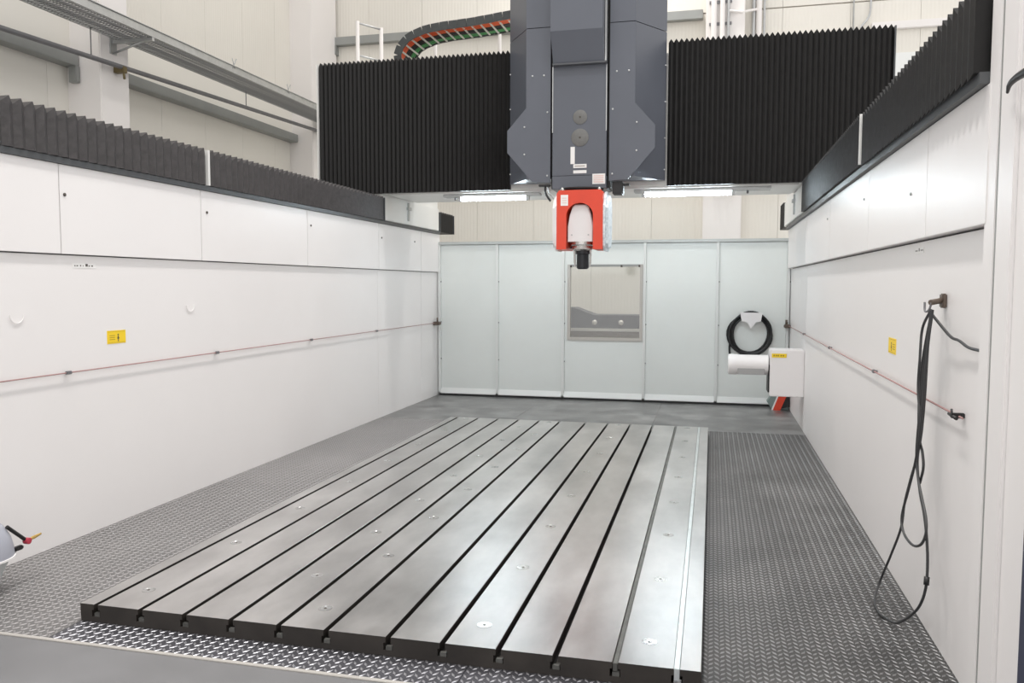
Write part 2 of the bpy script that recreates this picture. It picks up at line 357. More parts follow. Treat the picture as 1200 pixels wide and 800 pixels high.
# ================================================================ GANTRY
ga = thing('gantry', (-1.49, 10.0, 2.44), 'wide gantry beam with black pleated covers spanning both side walls', 'gantry')
build('beam', MB().box(-4.79, 1.81, 9.50, 10.6, 2.775, 4.25, bev=.01), 'beam', ga)
gl = build('pleated_cover', bellows(MB(), 'X', -4.78, -2.34, .056, .022, 9.455, -1, 9.50, 2.772, 4.345, .035), 'bellow', ga)
gr = build('pleated_cover', bellows(MB(), 'X', -.52, 1.80, .056, .022, 9.455, -1, 9.50, 2.772, 4.345, .035), 'bellow', ga)
for a, b in ((-4.78, -2.34), (-.52, 1.80)): build('pleated_roof', MB().box(a, b, 9.50, 9.75, 4.25, 4.34), 'bellow', ga)
build('end_plate', MB().box(-4.80, -4.785, 9.42, 10.0, 2.76, 4.36), 'beam', ga)
build('end_plate', MB().box(1.805, 1.82, 9.42, 10.0, 2.76, 4.36), 'ledge', ga)
build('carriage', MB().box(-4.7, -3.965, 9.49, 11.62, 2.45, 2.773, bev=.006).box(-4.7, -3.985, 9.9, 11.62, 2.775, 2.95), 'beam', ga)
build('carriage', MB().box(.945, 1.6, 9.52, 11.85, 2.45, 2.773, bev=.006).box(.965, 1.6, 9.9, 11.82, 2.775, 2.95), 'beam', ga)
for (x, y) in ((-3.965, 10.35), (.945, 10.4)):
    build('carriage_bracket', MB().box(x-.02, x+.02, y-.02, y+.02, 2.50, 2.74).box(x-.035, x+.035, y-.05, y+.05, 2.64, 2.68), 'galv', ga)
build('underside_plate', MB().box(-3.9, .9, 9.52, 10.5, 2.755, 2.774, bev=.003), 'beam', ga)
# ---- saddle covers and ram
sd = thing('vertical_ram', (-1.44, 9.2, 2.70), 'slate-grey vertical ram with flared side covers on the gantry', 'machine ram')
ZT = 5.6
for sg in (-1, 1):
    def X(v): return -1.44+sg*v
    mb = MB().prism([(X(.90), 9.455), (X(.60), 9.0), (X(.325), 9.0), (X(.325), 9.455)], 'Z', 2.83, 4.462)
    build('side_cover', mb, 'ram', sd)
    mb = MB().prism([(X(.90), 9.455), (X(.60), 9.0), (X(.325), 9.0), (X(.325), 9.455)], 'Z', 4.470, ZT)
    build('side_cover', mb, 'ram', sd)
    build('flared_plate', MB().prism([(X(.325), 2.785), (X(.53), 2.797), (X(.816), 3.125), (X(.816), 3.366), (X(.60), 3.606), (X(.60), 4.462), (X(.325), 4.462)], 'Y', 8.984, 8.999), 'ram', sd)
    build('upper_plate', MB().box(X(.325), X(.60), 8.984, 8.999, 4.470, ZT), 'ram', sd)
    for (dx, z) in ((.53, 3.95), (.40, 3.95), (.62, 3.40), (.62, 3.10), (.36, 2.86), (.36, 3.55)):
        build('screw', MB().lathe([(.010, 0), (.010, -.004), (.006, -.006)], (X(dx), 8.984, z), 'Y', 10), 'galv', sd)
    for z in (2.95, 3.3, 3.7, 4.1):
        build('screw', MB().lathe([(.008, 0), (.008, -.004)], (X(.893), 9.44, z), 'Y', 8), 'galv', sd)
build('gap_lining', MB().box(-1.765, -1.115, 9.06, 9.45, 2.72, ZT), 'black', sd)
build('ram_body', MB().box(-1.738, -1.142, 8.962, 9.06, 2.85, 4.10, bev=.004), 'ram', sd)
build('ram_foot', MB().box(-1.738, -1.142, 8.962, 9.40, 2.705, 2.848, bev=.004), 'ram', sd)
build('hood', MB().prism([(8.99, ZT), (8.74, ZT), (8.74, 4.345), (8.90, 4.045), (8.99, 4.045)], 'X', -1.722, -1.165), 'ram', sd)
build('hood_lip', MB().box(-1.728, -1.142, 8.885, 8.96, 4.028, 4.046), 'ramdark', sd)
build('hood_side_strip', MB().box(-1.160, -1.142, 8.90, 8.99, 4.045, ZT), 'galv', sd)
for sx in (-1.735, -1.145): build('edge_strip', MB().box(sx-.005, sx+.005, 8.954, 8.966, 3.32, 4.028), 'galv', sd)
build('round_cap', MB().lathe([(.078, 0), (.078, -.004), (.074, -.006), (.012, -.006), (.010, -.004)], (-1.432, 8.962, 3.477), 'Y', 32), 'disc', sd)
build('round_cap', MB().lathe([(.096, 0), (.096, -.004), (.092, -.006), (.012, -.006), (.010, -.004)], (-1.432, 8.962, 3.257), 'Y', 32), 'disc', sd)
for z in (3.477, 3.257): build('cap_hole', MB().lathe([(.011, 0), (.011, -.007)], (-1.432, 8.962, z), 'Y', 10), 'print', sd)
def lab(x0, x1, z0, z1, m='label', lines=0, y=8.962, lm='printsoft'):
    l = build('sticker', MB().box(x0, x1, y-.003, y, z0, z1), m, sd)
    for i in range(lines):
        zz = z0+(z1-z0)*(i+1)/(lines+1); build('print', MB().box(x0+.1*(x1-x0), x1-.12*(x1-x0), y-.0042, y-.003, zz-.006, zz+.006), lm, l)
lab(-1.535, -1.488, 2.975, 3.160); lab(-1.503, -1.357, 2.930, 2.972, lines=1); lab(-1.503, -1.357, 2.872, 2.905); lab(-1.292, -1.152, 2.752, 2.862, lines=4, lm='labelpink')
# ---- lights below the beam
def strip_light(x0, x1, t0, t1, label):
    t = thing('tube_light', ((x0+x1)/2, 9.68, 2.755), label, 'lamp', 'tube lights under the gantry beam')
    build('housing', MB().box(x0, x1, 9.60, 9.76, 2.722, 2.753, bev=.004), 'galv', t)
    build('tube', MB().tube([(t0, 9.66, 2.70), (t1, 9.66, 2.70)], .026, 14), 'tube', t)
    for a in (t0-.02, t1+.02): build('lamp_socket', MB().box(a-.02, a+.02, 9.63, 9.69, 2.672, 2.724, bev=.004), 'galv', t)
    for a in (x0+.12, x1-.25): build('mounting_screw', MB().lathe([(.012, 0), (.012, -.03)], (a, 9.72, 2.722), 'Z', 8), 'galvdark', t)
strip_light(-3.22, -2.02, -3.0, -2.19, 'glowing white tube light under the beam left of the red head')
strip_light(-.90, .62, -.775, .19, 'glowing white tube light under the beam right of the red head')
# ---- bracket and cables beside the ram foot
ck = thing('cable_box', (-1.06, 9.1, 2.62), 'small black connector box under the right ram cover', 'connector box')
build('body', MB().box(-1.08, -.965, 9.02, 9.16, 2.64, 2.782, bev=.01), 'black', ck)
build('tab', MB().box(-.965, -.90, 9.05, 9.11, 2.735, 2.76), 'black', ck)
hk = thing('cable_clamp', (-1.80, 9.05, 2.72), 'small black clamp with two cables under the left ram cover', 'cable clamp')
build('bar', MB().box(-1.90, -1.770, 9.0, 9.06, 2.745, 2.768, bev=.004), 'black', hk)
build('cable', MB().tube(smooth_path([(-1.83, 9.03, 2.76), (-1.82, 9.0, 2.67), (-1.76, 8.98, 2.58)], 5), .012, 8), 'black', hk)
build('cable', MB().tube(smooth_path([(-1.80, 9.04, 2.76), (-1.78, 9.02, 2.68), (-1.71, 9.0, 2.60)], 5), .010, 8), 'galv', hk)
# ---- milling head
HX = -1.392
hdm = thing('milling_head', (HX, 8.95, 1.82), 'red fork-type milling head with white spindle body and black tool', 'milling head')
outer = [(HX-.25, 2.035), (HX-.25, 2.63), (HX-.225, 2.665), (HX+.225, 2.665), (HX+.25, 2.63), (HX+.25, 2.035)]   # clockwise from the left foot
arch = [(HX+.145, 2.035)] + [(HX+.145*math.cos(math.radians(a)), 2.39+.14*math.sin(math.radians(a))) for a in range(0, 181, 15)] + [(HX-.145, 2.035)]
build('fork', MB().prism(outer+arch, 'Y', 8.72, 9.18), 'red', hdm)
for sg in (-1, 1):
    pts = [(8.80, 2.02), (8.74, 2.07), (8.725, 2.2)]+[(8.725, 2.5)]+arc(8.95, 2.45, .215, 160, 20, 8)+[(9.16, 2.2), (9.13, 2.07), (9.06, 2.02)]
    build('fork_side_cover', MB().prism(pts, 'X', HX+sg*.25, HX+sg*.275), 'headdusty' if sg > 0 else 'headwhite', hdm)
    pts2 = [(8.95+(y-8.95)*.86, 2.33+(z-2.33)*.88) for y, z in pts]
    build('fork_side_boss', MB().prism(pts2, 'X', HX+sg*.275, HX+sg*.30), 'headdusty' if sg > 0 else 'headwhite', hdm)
    build('lifting_bolt', MB().lathe([(.02, 0), (.02, .02), (.012, .035)], (HX+sg*.20, 8.80, 2.665), 'Z', 10), 'steel', hdm)
sb = [(HX-.06, 2.515), (HX-.088, 2.49), (HX-.118, 2.40), (HX-.138, 2.28), (HX-.138, 2.12), (HX+.138, 2.12), (HX+.138, 2.28), (HX+.118, 2.40), (HX+.088, 2.49), (HX+.06, 2.515)]
body = MB()
for (ya, yb, k) in ((8.765, 8.79, .95), (8.79, 9.0, 1.0)):
    body.prism([(HX+(x-HX)*k, z if k == 1 else 2.13+(z-2.13)*.96) for x, z in sb], 'Y', ya, yb)
spb = build('spindle_body', body, 'headwhite', hdm)
build('fork_arch_shade', MB().box(HX-.15, HX+.15, 9.005, 9.175, 2.06, 2.54), 'black', hdm)  # black box added to paint the shade inside the arch
for dx in (-.09, .09): build('screw', MB().lathe([(.009, 0), (.009, -.005)], (HX+dx, 8.765, 2.19), 'Y', 8), 'galv', spb)
build('spindle_nose', MB().lathe([(.135, 2.12), (.135, 2.09), (.115, 2.075), (.11, 2.04), (.085, 2.025)], (HX+.005, 8.90, 0), 'Z', 28), 'steel', hdm)
build('tool_holder', MB().lathe([(.078, 2.025), (.078, 1.99), (.068, 1.985), (.068, 1.84), (.05, 1.825)], (HX+.01, 8.90, 0), 'Z', 10), 'toolblack', hdm)
for sg in (-1, 1): build('coolant_nozzle', MB().tube([(HX+.01+sg*.088, 8.88, 2.05), (HX+.01+sg*.086, 8.88, 1.90), (HX+.01+sg*.078, 8.88, 1.85)], [.012, .012, .006], 8), 'steel', hdm)
build('flange', MB().lathe([(.21, 2.665), (.21, 2.685), (.24, 2.69), (.24, 2.7045)], (HX-.02, 9.0, 0), 'Z', 32), 'black', hdm)
st = build('sticker', MB().box(HX-.205, HX-.125, 8.717, 8.72, 2.50, 2.615), 'label', hdm)
for z in (2.53, 2.555, 2.58): build('print', MB().box(HX-.19, HX-.14, 8.7158, 8.717, z-.005, z+.005), 'labelpink', st)

# ---- cable chain on the gantry
ch = thing('cable_chain', (-3.0, 10.0, 4.25), 'dark cable drag chain with orange and green cables arching over the gantry', 'cable chain')
cpath = [(-1.95, 4.955), (-2.4, 4.910), (-2.9, 4.858), (-3.35, 4.83), (-3.60, 4.785), (-3.79, 4.69), (-3.88, 4.54), (-3.86, 4.39), (-3.77, 4.33), (-3.60, 4.315), (-3.2, 4.315), (-2.6, 4.315)]
cp = smooth_path([(x, 0, z) for x, z in cpath], 10)
dist = [0]
for a, b in zip(cp[:-1], cp[1:]): dist.append(dist[-1]+(b-a).length)
def at(s):
    for i in range(len(cp)-1):
        if dist[i+1] >= s:
            t = (s-dist[i])/(dist[i+1]-dist[i]); return cp[i].lerp(cp[i+1], t), (cp[i+1]-cp[i]).normalized()
    return cp[-1], (cp[-1]-cp[-2]).normalized()
CY0, CY1, LP = 9.80, 10.28, .115
n = int(dist[-1]/LP)
for i in range(n):
    a, da = at(i*LP); b, db = at((i+1)*LP); d = (b-a).normalized(); nn = Vector((-d.z, 0, d.x)); hh = .048
    q = [a+nn*hh+d*.0008, b+nn*hh-d*.0008, b-nn*hh-d*.004, a-nn*hh+d*.004]; pts = [(v.x, v.z) for v in q]
    for y0, y1 in ((CY0, CY0+.02), (CY1-.02, CY1)):
        o = .004 if i % 2 else 0
        build('link_plate', MB().prism(pts, 'Y', y0-o, y1-o), 'chain', ch)
    m = (a+b)/2
    for s in (1, -1):
        c = m+nn*(s*.042); q = [c+d*.011+nn*.005, c+d*.011-nn*.005, c-d*.011-nn*.005, c-d*.011+nn*.005]
        build('crossbar', MB().prism([(v.x, v.z) for v in q], 'Y', CY0+.02, CY1-.02), 'chainbar', ch)
for k, (y, m, r) in enumerate(((9.85, 'orange', .030), (9.91, 'orange', .028), (9.965, 'orange', .022), (10.01, 'black', .024), (10.06, 'black', .026), (10.12, 'black', .02), (10.17, 'green', .022), (10.225, 'green', .022))):
    build('cable', MB().tube([(q.x-.02*at(dist[i])[1].z, y+.004*math.sin(i*.5+k), q.z+.02*at(dist[i])[1].x+.003*math.sin(i*.4+k*2)) for i, q in enumerate(cp)], r, 8), m, ch)
# ---- railings on the gantry top
railing_t = thing('guard_railing', (-4.6, 10.3, 4.25), 'white two-post guard railing on the left end of the gantry top', 'railing', 'white railings on the gantry top')
for (x, y, zt) in ((-4.64, 10.30, 5.14), (-4.42, 10.58, 5.12)): build('post', MB().tube([(x, y, 4.25), (x, y, zt)], .026, 10), 'colwhite', railing_t)
for dz in (0, -.42): build('rail', MB().tube([(-4.64, 10.30, 5.12+dz), (-4.42, 10.58, 5.10+dz)], .014, 8), 'galv', railing_t)
railing_u = thing('guard_railing', (-3.2, 10.5, 4.25), 'white railing posts on the gantry top behind the cable chain', 'railing', 'white railings on the gantry top')
for x in (-3.62, -2.74): build('post', MB().tube([(x, 10.5, 4.25), (x, 10.5, 5.08)], .022, 10), 'colwhite', railing_u)
build('rail', MB().tube([(-3.62, 10.5, 5.05), (-2.0, 10.5, 5.22)], .016, 8), 'galv', railing_u)

# ================================================================ SLOTTED TABLE
tb = thing('slotted_table', (-1.5, 6.2, 0), 'large ground steel table with long T-slots on the floor', 'machine table')
build('base_slab', MB().box(TX0+.001, TX1-.001, TY0+.001, TY1, 0, .026), 'tableside', tb)
slots = [-2.9018, -2.6506, -2.408, -2.1605, -1.9127, -1.6743, -1.3735, -1.1194, -.8659, -.617, -.3642, -.1124]
edges = [None]+slots+[None]
NH, TH, ZN, ZB, CH = .0125, .0225, .060, .026, .0015
for i in range(13):
    l, r = edges[i], edges[i+1]; pts = []
    if l is None: pts += [(TX0, ZB), (TX0, TZ-CH), (TX0+CH, TZ)]
    else: pts += [(l+TH, ZB), (l+TH, ZN), (l+NH, ZN), (l+NH, TZ-CH), (l+NH+CH, TZ)]
    if r is None: pts += [(TX1-CH, TZ), (TX1, TZ-CH), (TX1, ZB)]
    else: pts += [(r-NH-CH, TZ), (r-NH, TZ-CH), (r-NH, ZN), (r-TH, ZN), (r-TH, ZB)]
    mb = MB(); mb.prism(pts, 'Y', TY0, TY1, 1)
    for k, f in enumerate(mb.f):
        if len(f) == 4 and all(mb.v[q][2] > TZ-CH*1.5 for q in f): mb.mi[k] = 0
    build('strip', mb, ['tabletop', 'tableside'], tb)
b1 = build('slot_bar', MB().box(slots[11]-.011, slots[11]+.011, TY0-.004, TY1-.02, .040, .0905, bev=.002), 'slotbar', tb)
build('slot_bar', MB().box(slots[10]-.011, slots[10]+.009, TY0+.01, TY1-.02, .045, .078, bev=.002), 'slotbardull', tb)
for i, s in enumerate(slots):
    build('slot_end_block', MB().box(s-.012, s+.018, TY0+.004, TY0+.02, .026, .044), 'plug' if i == 11 else 'slotbardull', tb)
pl = None
for sx in (-2.78, -2.04, -1.792, -.992, -.24):
    for k in range(8):
        y = 3.53+k*.795 + (.4 if sx == -2.04 else 0)
        if y > 9.15: continue
        if pl is None:
            pl = build('bolt_plug', MB().lathe([(.034, TZ), (.034, TZ+.0012), (.026, TZ+.0014), (.025, TZ+.0006), (.008, TZ+.0006)], (sx, y, 0), 'Z', 20, 0).lathe([(.008, TZ), (.008, TZ+.0009)], (sx, y, 0), 'Z', 10, 1), ['plug', 'print'], tb); hz = ORG[pl.name].z
        else: copy_part(pl, tb, (sx, y, hz))

# ================================================================ WALL FITTINGS
def pull_cord(x, sgn, y0, y1, z, clips, label):
    t = thing('pull_cord', (x, (y0+y1)/2, z), label, 'pull cord', 'red safety pull cords on the side walls')
    xx = x-sgn*.022
    build('cord', MB().tube([(xx, y0, z), (xx, y1, z)], .0045, 6), 'redwire', t)
    for y in clips:
        c = build('clip', MB().tube([(x, y, z), (xx, y, z)], .007, 8), 'galvdark', t)
        build('eye', MB().box(xx-.009, xx+.009, y-.022, y+.022, z-.011, z+.011, bev=.003), 'galvdark', c)
    return t
tl = pull_cord(XL, -1, 2.6, 11.42, 1.09, (4.35, 5.96, 7.60, 9.28), 'red pull cord stretched along the left wall')
build('switch', MB().box(XL, XL+.09, 11.40, 11.52, 1.06, 1.11, bev=.008).tube([(XL+.05, 11.46, 1.1), (XL+.05, 11.46, 1.17)], .014, 8), 'brown', tl)
tr = pull_cord(XR, 1, 3.66, 11.5, 1.108, (9.68, 7.59, 5.56), 'red pull cord stretched along the right wall')
build('switch', MB().box(XR-.08, XR, 11.47, 11.6, 1.08, 1.13, bev=.01).tube([(XR-.05, 11.53, 1.12), (XR-.05, 11.53, 1.19)], .016, 8), 'brown', tr)
build('tensioner', MB().box(XR-.052, XR, 3.705, 3.728, 1.10, 1.122, bev=.003).tube([(XR-.045, 3.66, 1.106), (XR-.045, 3.77, 1.111)], .007, 8).tube([(XR-.045, 3.72, 1.11), (XR-.045, 3.735, 1.135)], .005, 8), 'black', tr)
def sticker(x, sgn, y0, y1, z0, z1, label):
    t = thing('warning_sticker', (x, (y0+y1)/2, z0), label, 'sticker', 'yellow warning stickers on the side walls')
    xo = x-sgn*.002
    b = build('plate', MB().box(x, xo, y0, y1, z0, z1), 'yellow', t)
    def pr(a, b_, c, d, m): build('print', MB().box(xo, xo-sgn*.0008, y0+(y1-y0)*a, y0+(y1-y0)*b_, z0+(z1-z0)*c, z0+(z1-z0)*d), m, b)
    pr(.56, .62, .30, .58, 'print'); pr(.555, .625, .62, .72, 'print'); pr(.52, .66, .38, .43, 'print'); pr(.57, .61, .16, .28, 'print')
    for c in (.3, .45, .6): pr(.12, .42, c, c+.04, 'printyel')
    pr(.05, .95, .90, .915, 'printyel'); pr(.05, .95, .08, .095, 'printyel')
sticker(XL, -1, 4.725, 4.905, 1.245, 1.335, 'yellow warning sticker with dark symbol on the left wall')
sticker(XR, 1, 5.045, 5.245, 1.255, 1.345, 'yellow warning sticker on the right wall beyond the hanging cable')
nl = thing('name_plate', (XL, 4.54, 1.76), 'tiny white label with dark marks below the left upper panels', 'label')
build('plate', MB().box(XL, XL+.002, 4.44, 4.64, 1.757, 1.787), 'label', nl)
for i, y in enumerate((4.452, 4.47, 4.50, 4.525, 4.548, 4.575, 4.60)):
    build('print', MB().box(XL+.002, XL+.0028, y, y+(.010, .014, .010, .006, .02, .012, .014)[i], 1.767, (1.774, 1.774, 1.776, 1.774, 1.784, 1.774, 1.776)[i]), 'print', nl)
nr = thing('name_plate', (XR, 4.65, 1.78), 'tiny white label with dark marks below the right upper panels', 'label')
build('plate', MB().box(XR-.002, XR, 4.485, 4.675, 1.815, 1.845), 'label', nr)
for y in (4.50, 4.53, 4.57, 4.61, 4.64): build('print', MB().box(XR-.0028, XR-.002, y, y+.014, 1.826, 1.833 if y != 4.57 else 1.842), 'print', nr)
for (y, z, wd) in ((3.985, 1.47, .05), (5.64, 1.49, .05)):
    e = build('wall_loop', MB().tube([(XL+.006, y+wd*math.cos(math.radians(a)), z+wd*math.sin(math.radians(a))) for a in range(180, 361, 15)], .003, 6), 'wall')
    tag(e, 'faint white half-ring on the left wall '+('left of the yellow sticker' if y < 5 else 'right of the yellow sticker'), 'wall loop', 'faint half-rings on the left wall')

# hose coil on the back wall
hc = thing('hose_coil', (.515, YB-.08, .67), 'coiled black hose hanging on the back wall', 'hose')
for k in range(7):
    rx = .245+.016*(k % 4)+random.uniform(-.006, .006); rz = .252+.016*((k*3) % 4); yy = YB-.025-.022*(k//2); ox = random.uniform(-.012, .012); oz = random.uniform(-.012, .01)
    pts = []
    for a in range(0, 361, 12):
        t = math.radians(a); pts.append((.515+ox+rx*math.cos(t)*(1+.03*math.sin(2*t+k)), yy, .985+oz+rz*math.sin(t)))
    build('hose_loop', MB().tube(pts, .0145, 8), 'black', hc)
build('hose_tail', MB().tube(smooth_path([(.26, YB-.05, .95), (.245, YB-.06, .78), (.27, YB-.06, .60), (.33, YB-.07, .52)], 6), .0145, 8), 'black', hc)
hb = thing('hose_hanger', (.515, YB, 1.05), 'white sheet metal hanger holding the hose coil', 'hanger')
build('plate', MB().prism([(.375, 1.285), (.665, 1.285), (.645, 1.165), (.58, 1.155), (.52, 1.07), (.46, 1.155), (.395, 1.165)], 'Y', YB-.165, YB-.15), 'boxwhite', hb)
build('arm', MB().box(.40, .64, YB-.16, YB, 1.20, 1.225), 'boxwhite', hb)

# tool measuring box on the right wall
tm = thing('tool_setter', (.84, 9.72, .385), 'white tool measuring box with horizontal arm mounted on the right wall', 'measuring box')
build('cabinet', MB().box(.655, XR, 9.68, 10.0, .39, .922, bev=.008), 'boxwhite', tm)
build('side_plate', MB().box(.638, .655, 9.72, 9.98, .43, .74), 'black', tm)
build('arm', MB().lathe([(.115, .64), (.115, .30), (.12, .29), (.12, .205), (.108, .195)], (0, 9.82, .735), 'X', 28), 'boxwhite', tm)
build('arm_window', MB().box(.30, .60, 9.705, 9.735, .63, .70, bev=.004), 'frost', tm)
yl = build('sticker', MB().box(.672, .832, 9.676, 9.68, .835, .880), 'yellow', tm)
for a in (.69, .715, .735, .765, .79): build('print', MB().box(a, a+.015, 9.6752, 9.676, .85, .866), 'printyel', yl)
rb = thing('striped_block', (.90, 11.35, 0), 'small red and grey striped block in the far right floor corner', 'block')
zz = .205
build('grey_part', MB().prism([(.735, .11), (.80, .005), (.865, .005), (.945, zz), (.80, zz)], 'Y', 11.28, 11.42), 'greygreen', rb)
build('pale_stripe', MB().prism([(.79, 0), (.81, 0), (.895, zz), (.865, zz)], 'Y', 11.272, 11.282), 'label', rb)
build('red_stripe', MB().prism([(.81, 0), (.905, 0), (.985, zz), (.885, zz)], 'Y', 11.27, 11.285), 'red', rb)
build('black_part', MB().prism([(.905, .02), (1.02, .05), (1.02, zz), (.985, zz)], 'Y', 11.275, 11.42), 'black', rb)
bx_ = build('back_box', MB().box(.80, 1.01, 11.30, 11.45, 0.003, .19, bev=.01), 'greygreen', rb)

# hanging cable at the right wall
hg = thing('wall_hook', (XR, 4.15, 1.58), 'dark metal hook holding the looped cable on the right wall', 'hook')
build('base', MB().box(XR-.02, XR, 4.035, 4.09, 1.55, 1.615, bev=.005), 'brown', hg)
build('arm', MB().tube([(XR-.01, 4.06, 1.585), (XR-.075, 4.01, 1.575)], .013, 8), 'brown', hg)
build('prong', MB().tube(smooth_path([(XR-.07, 4.01, 1.575), (XR-.076, 4.03, 1.54), (XR-.078, 4.09, 1.535), (XR-.078, 4.10, 1.575)], 5), .005, 8), 'galvdark', hg)
cb = thing('hanging_cable', (.95, 4.1, 0), 'long dark cable hanging in loops from the right wall hook', 'cable')
def strand(pts, r=.0062): return build('cable_strand', MB().tube(smooth_path(pts, 8), r, 8), 'cord', cb)
strand([(0.955, 4.006, 1.542), (0.95, 4.124, 1.452), (0.94, 4.108, 1.314), (0.94, 4.12, 1.173), (0.94, 4.065, 1.022), (0.94, 4.105, 0.854), (0.935, 4.182, 0.727), (0.935, 4.285, 0.584), (0.93, 4.316, 0.455), (0.92, 4.456, 0.28), (0.895, 4.58, 0.091), (0.855, 4.50, 0.014), (0.845, 4.33, 0.010), (0.868, 4.249, 0.012), (0.89, 4.15, 0.035), (0.91, 3.994, 0.132), (0.93, 3.904, 0.221), (0.94, 3.856, 0.322), (0.945, 3.863, 0.428), (0.945, 3.893, 0.534), (0.945, 3.952, 0.626), (0.945, 4.042, 0.709), (0.945, 4.108, 0.834), (0.95, 4.072, 0.981), (0.95, 4.036, 1.164), (0.95, 4.018, 1.361), (0.955, 4.006, 1.542)])
strand([(0.95, 3.956, 1.544), (0.94, 3.967, 1.403), (0.935, 3.992, 1.208), (0.935, 4.025, 1.008), (0.935, 4.097, 0.836), (0.925, 4.164, 0.689), (0.92, 4.26, 0.53), (0.92, 4.213, 0.46), (0.925, 4.06, 0.449), (0.93, 3.928, 0.491), (0.935, 3.869, 0.56), (0.94, 3.9, 0.624), (0.94, 3.986, 0.695), (0.94, 4.06, 0.764), (0.94, 4.108, 0.874), (0.945, 4.095, 1.077), (0.95, 4.058, 1.318), (0.95, 3.97, 1.543)])
strand([(0.95, 3.969, 1.536), (0.96, 4.096, 1.394), (0.955, 4.146, 1.231), (0.955, 4.16, 1.108), (0.955, 4.137, 0.95), (0.955, 4.064, 0.884), (0.955, 4.038, 0.817), (0.955, 4.09, 0.734)])
build('joint_sleeve', MB().tube([(.940, 3.85, .335), (.943, 3.857, .37)], .012, 8), 'black', cb)
build('lead_in', MB().tube(smooth_path([(0.96, 4.009, 1.523), (0.985, 3.919, 1.466), (0.99, 3.802, 1.432), (1.0, 3.728, 1.423), (1.005, 3.615, 1.403), (1.01, 3.481, 1.4)], 6), .0062, 8), 'cord', cb)

# canister at the left edge
cn = thing('canister', (-3.76, 3.455, 0), 'grey domed canister with hose valve at the left edge', 'canister')
CXY = (-3.76, 3.455, 0)
build('foot', MB().lathe([(.085, .0), (.085, .03), (.105, .10), (.14, .175), (.155, .19)], CXY, 'Z', 28), 'canwhite', cn)
build('body', MB().lathe([(.165, .198), (.163, .23), (.15, .29), (.12, .35), (.075, .395), (.02, .41)], CXY, 'Z', 28), 'cangrey', cn)
build('rim', MB().lathe([(.155, .186), (.17, .188), (.17, .198), (.155, .2)], CXY, 'Z', 28), 'label', cn)
build('hose_stub', MB().tube([(-3.66, 3.54, .35), (-3.65, 3.645, .25)], .010, 10), 'black', cn)
vl = build('valve', MB().lathe([(.010, -.016), (.018, -.014), (.018, .014), (.010, .016)], (-3.645, 3.655, .240), 'X', 14), 'redvalve', cn)
build('valve_nozzle', MB().tube([(-3.645, 3.66, .242), (-3.645, 3.70, .246), (-3.645, 3.75, .252)], [.007, .010, .006], 8), 'brass', vl)
build('clamp', MB().box(-3.665, -3.635, 3.565, 3.625, .205, .228, bev=.006), 'black', cn)

# ================================================================ HALL
XH, YH = -7.0, 13.8
hlw = build('wall_hall_left', MB().box(XH-.3, XH-.06, -1, YH+.3, 0, 9), 'colwhite', origin=(XH, 6, 0))
tag(hlw, 'cream profiled left wall of the hall beyond the enclosure', 'wall', kind='structure')
for k in range(16):
    y = -1+k*.95
    build('panel', MB().box(XH-.06, XH, y+.002, min(y+.95, YH)-.002, 4.9, 9), 'creamy', hlw)
    build('panel', MB().box(XH-.06, XH-.03, y+.002, min(y+.95, YH)-.002, .0, 4.06), 'creamflat', hlw)
build('white_band', MB().box(XH-.06, XH+.01, -1, YH, 4.18, 4.9), 'creamflat', hlw)
for (a, b) in ((-1, 7.845), (8.32, 12.79)):
    build('lintel', MB().box(XH-.06, XH+.13, a, b, 4.06, 4.185, bev=.005), 'lintel', hlw)
build('lintel_bracket', MB().box(XH+.04, XH+.14, 7.78, 7.845, 3.88, 4.06, bev=.006), 'lintel', hlw)
hbw = build('wall_hall_back', MB().box(XH-.3, 6, YH+.06, YH+.3, 0, 9), 'colwhite', origin=(-1, YH, 0))
tag(hbw, 'cream profiled rear wall of the hall behind the gantry', 'wall', kind='structure')
for k in range(13):
    x = XH+k; build('panel', MB().box(x+.002, x+.998, YH, YH+.06, 6.02, 9), 'cream', hbw)
    build('panel', MB().box(x+.002, x+.998, YH, YH+.06, 0, 6.0), 'cream', hbw)
build('lintel', MB().box(-6.68, -.22, YH-.12, YH, 5.90, 6.04, bev=.005), 'lintel', hbw)
build('lintel_bracket', MB().box(-6.68, -6.58, YH-.13, YH, 5.74, 5.90, bev=.005), 'lintel', hbw)
build('lintel', MB().box(2.3, 6, YH-.08, YH, 5.55, 5.66, bev=.005), 'colwhite', hbw)
build('lower_door_panel', MB().box(2.4, 6, YH-.02, YH+.06, 0, 5.2), 'ribback', hbw)
for nm, (x0, x1, y0, y1), lb in (('hall_column', (XH-.05, -6.6, 7.85, 8.31), 'white hall column on the left between the two grey lintels'),
                               ('hall_column', (XH-.05, -6.6, 12.8, 13.74), 'white hall column in the far left corner of the hall'),
                               ('hall_column', (-.17, .42, 13.45, YH+.05), 'white hall column on the rear wall right of the ram')):
    t = thing(nm, ((x0+x1)/2, (y0+y1)/2, 0), lb, 'column', 'white hall columns')
    build('shaft', MB().box(x0, x1, y0, y1, 0, 9, bev=.012), 'colwhite', t)
    build('base_plate', MB().box(x0-.03, x1+.03, y0-.03, y1, -.012, .03), 'galvdark', t)
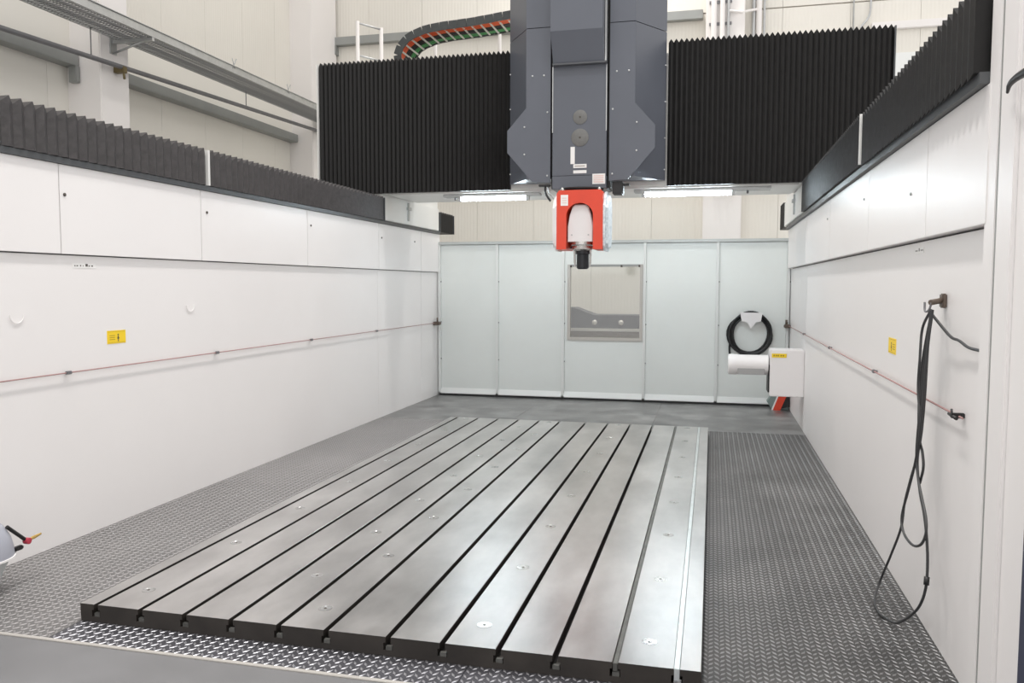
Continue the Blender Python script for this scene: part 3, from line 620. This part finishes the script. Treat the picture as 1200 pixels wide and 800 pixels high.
# conduits on the rear column
cdt = thing('wall_conduits', (.2, 13.4, 3.6), 'white vertical conduits with clips on the rear hall column', 'conduit')
for x, r in ((-.05, .045), (.08, .04), (.17, .022), (.56, .03), (.64, .045), (.72, .02)):
    y = 13.40 if x < .45 else 13.72
    build('pipe', MB().tube([(x, y, 3.4), (x, y, 7.6)], r, 10), 'colwhite' if r > .03 else 'galv', cdt)
for z in (5.45, 5.72, 6.05, 6.4): build('clip', MB().box(-.12, .22, 13.43, 13.45, z-.02, z+.02), 'galvdark', cdt)
build('cross_pipe', MB().tube([(.17, 13.40, 5.90), (.35, 13.42, 5.87), (.60, 13.70, 5.98)], .02, 8), 'colwhite', cdt)
cd2 = thing('wall_conduit', (2.04, 13.75, 5.4), 'thin grey conduit bending down the rear hall wall at right', 'conduit')
build('pipe', MB().tube(smooth_path([(2.28, 13.75, 7.2), (2.28, 13.75, 6.0), (2.25, 13.75, 5.75), (2.15, 13.75, 5.6), (2.12, 13.75, 5.3)], 5), .016, 8), 'galv', cd2)
cd3 = thing('wall_conduit', (2.04, 13.75, 5.4), 'straight thin grey conduit on the rear hall wall at right', 'conduit')
build('pipe', MB().tube([(2.04, 13.77, 7.2), (2.04, 13.77, 5.2)], .012, 8), 'galv', cd3)

# cable tray along the left hall wall
ct = thing('cable_tray', (-6.3, 7.5, 4.39), 'galvanised perforated cable tray running along the left hall wall', 'cable tray')
TX, TW, TZc = -6.55, .48, 4.39
build('side_rail', MB().box(TX+TW-.006, TX+TW, 2.0, 13.7, TZc, TZc+.085).box(TX+TW-.006, TX+TW+.014, 2.0, 13.7, TZc+.08, TZc+.087).box(TX+TW-.03, TX+TW, 2.0, 13.7, TZc-.004, TZc), 'galv', ct)
build('side_rail', MB().box(TX, TX+.006, 2.0, 13.7, TZc, TZc+.085).box(TX, TX+.03, 2.0, 13.7, TZc-.004, TZc), 'galv', ct)
sl = None
y = 4.8
k = 0
while y < 13.6:            # rungs of the mesh bottom
    k += 1
    if sl is None: sl = build('rung', MB().box(TX+.03, TX+TW-.03, y, y+.022, TZc-.003, TZc+.001), 'traymesh', ct); z0 = ORG[sl.name]
    elif k <= 220: copy_part(sl, ct, (z0.x, y+.011, z0.z))
    y += .042
for i in range(6):
    x = TX+.06+i*(TW-.12)/5
    build('mesh_strip', MB().box(x-.008, x+.008, 2.0, 13.7, TZc+.001, TZc+.004), 'traymesh', ct)
build('cable', MB().tube([(TX+.12, 2, TZc+.03), (TX+.14, 6, TZc+.028), (TX+.11, 9, TZc+.03), (TX+.13, 13.6, TZc+.03)], .022, 8), 'galvdark', ct)
build('cable', MB().tube([(TX+.30, 2, TZc+.03), (TX+.27, 6, TZc+.028), (TX+.31, 9, TZc+.03), (TX+.29, 13.6, TZc+.03)], .018, 8), 'galvdark', ct)
for y in (8.05, 13.2):
    b = build('bracket', MB().box(-6.6, TX+TW+.0, y-.02, y+.02, TZc-.045, TZc-.008).box(-6.6, -6.585, y-.05, y+.05, TZc-.16, TZc+.02), 'galv', ct)
    build('brace', MB().tube([(-6.59, y, TZc-.15), (-6.2, y, TZc-.04)], .012, 6), 'galv', b)
for y in (9.6, 11.0): build('tie', MB().tube([(TX+TW, y, TZc+.05), (TX+TW+.02, y+.06, TZc+.18)], .006, 6).tube([(TX+TW, y+.05, TZc+.05), (TX+TW+.01, y-.02, TZc+.17)], .006, 6), 'galv', ct)
hp = thing('wall_pipe', (-6.5, 7.5, 4.15), 'thin dark pipe running below the cable tray on the left', 'pipe')
build('pipe', MB().tube([(-6.5, 2.0, 3.97), (-6.5, 6.45, 4.04), (-6.5, 9, 4.12), (-6.5, 13.6, 4.26)], .026, 10), 'galvdark', hp)
for y in (7.6, 10.6, 12.95):
    zz = 4.04+(y-6.45)*.031
    c = build('hanger', MB().tube([(-6.5, y, zz), (-6.5, y, TZc)], .006, 6), 'galvdark', hp)
build('clamp', MB().box(-6.6, -6.47, 8.05, 8.12, 4.03, 4.10, bev=.005).tube([(-6.49, 8.08, 4.05), (-6.48, 8.08, 3.96)], .014, 8), 'brassdull', hp)
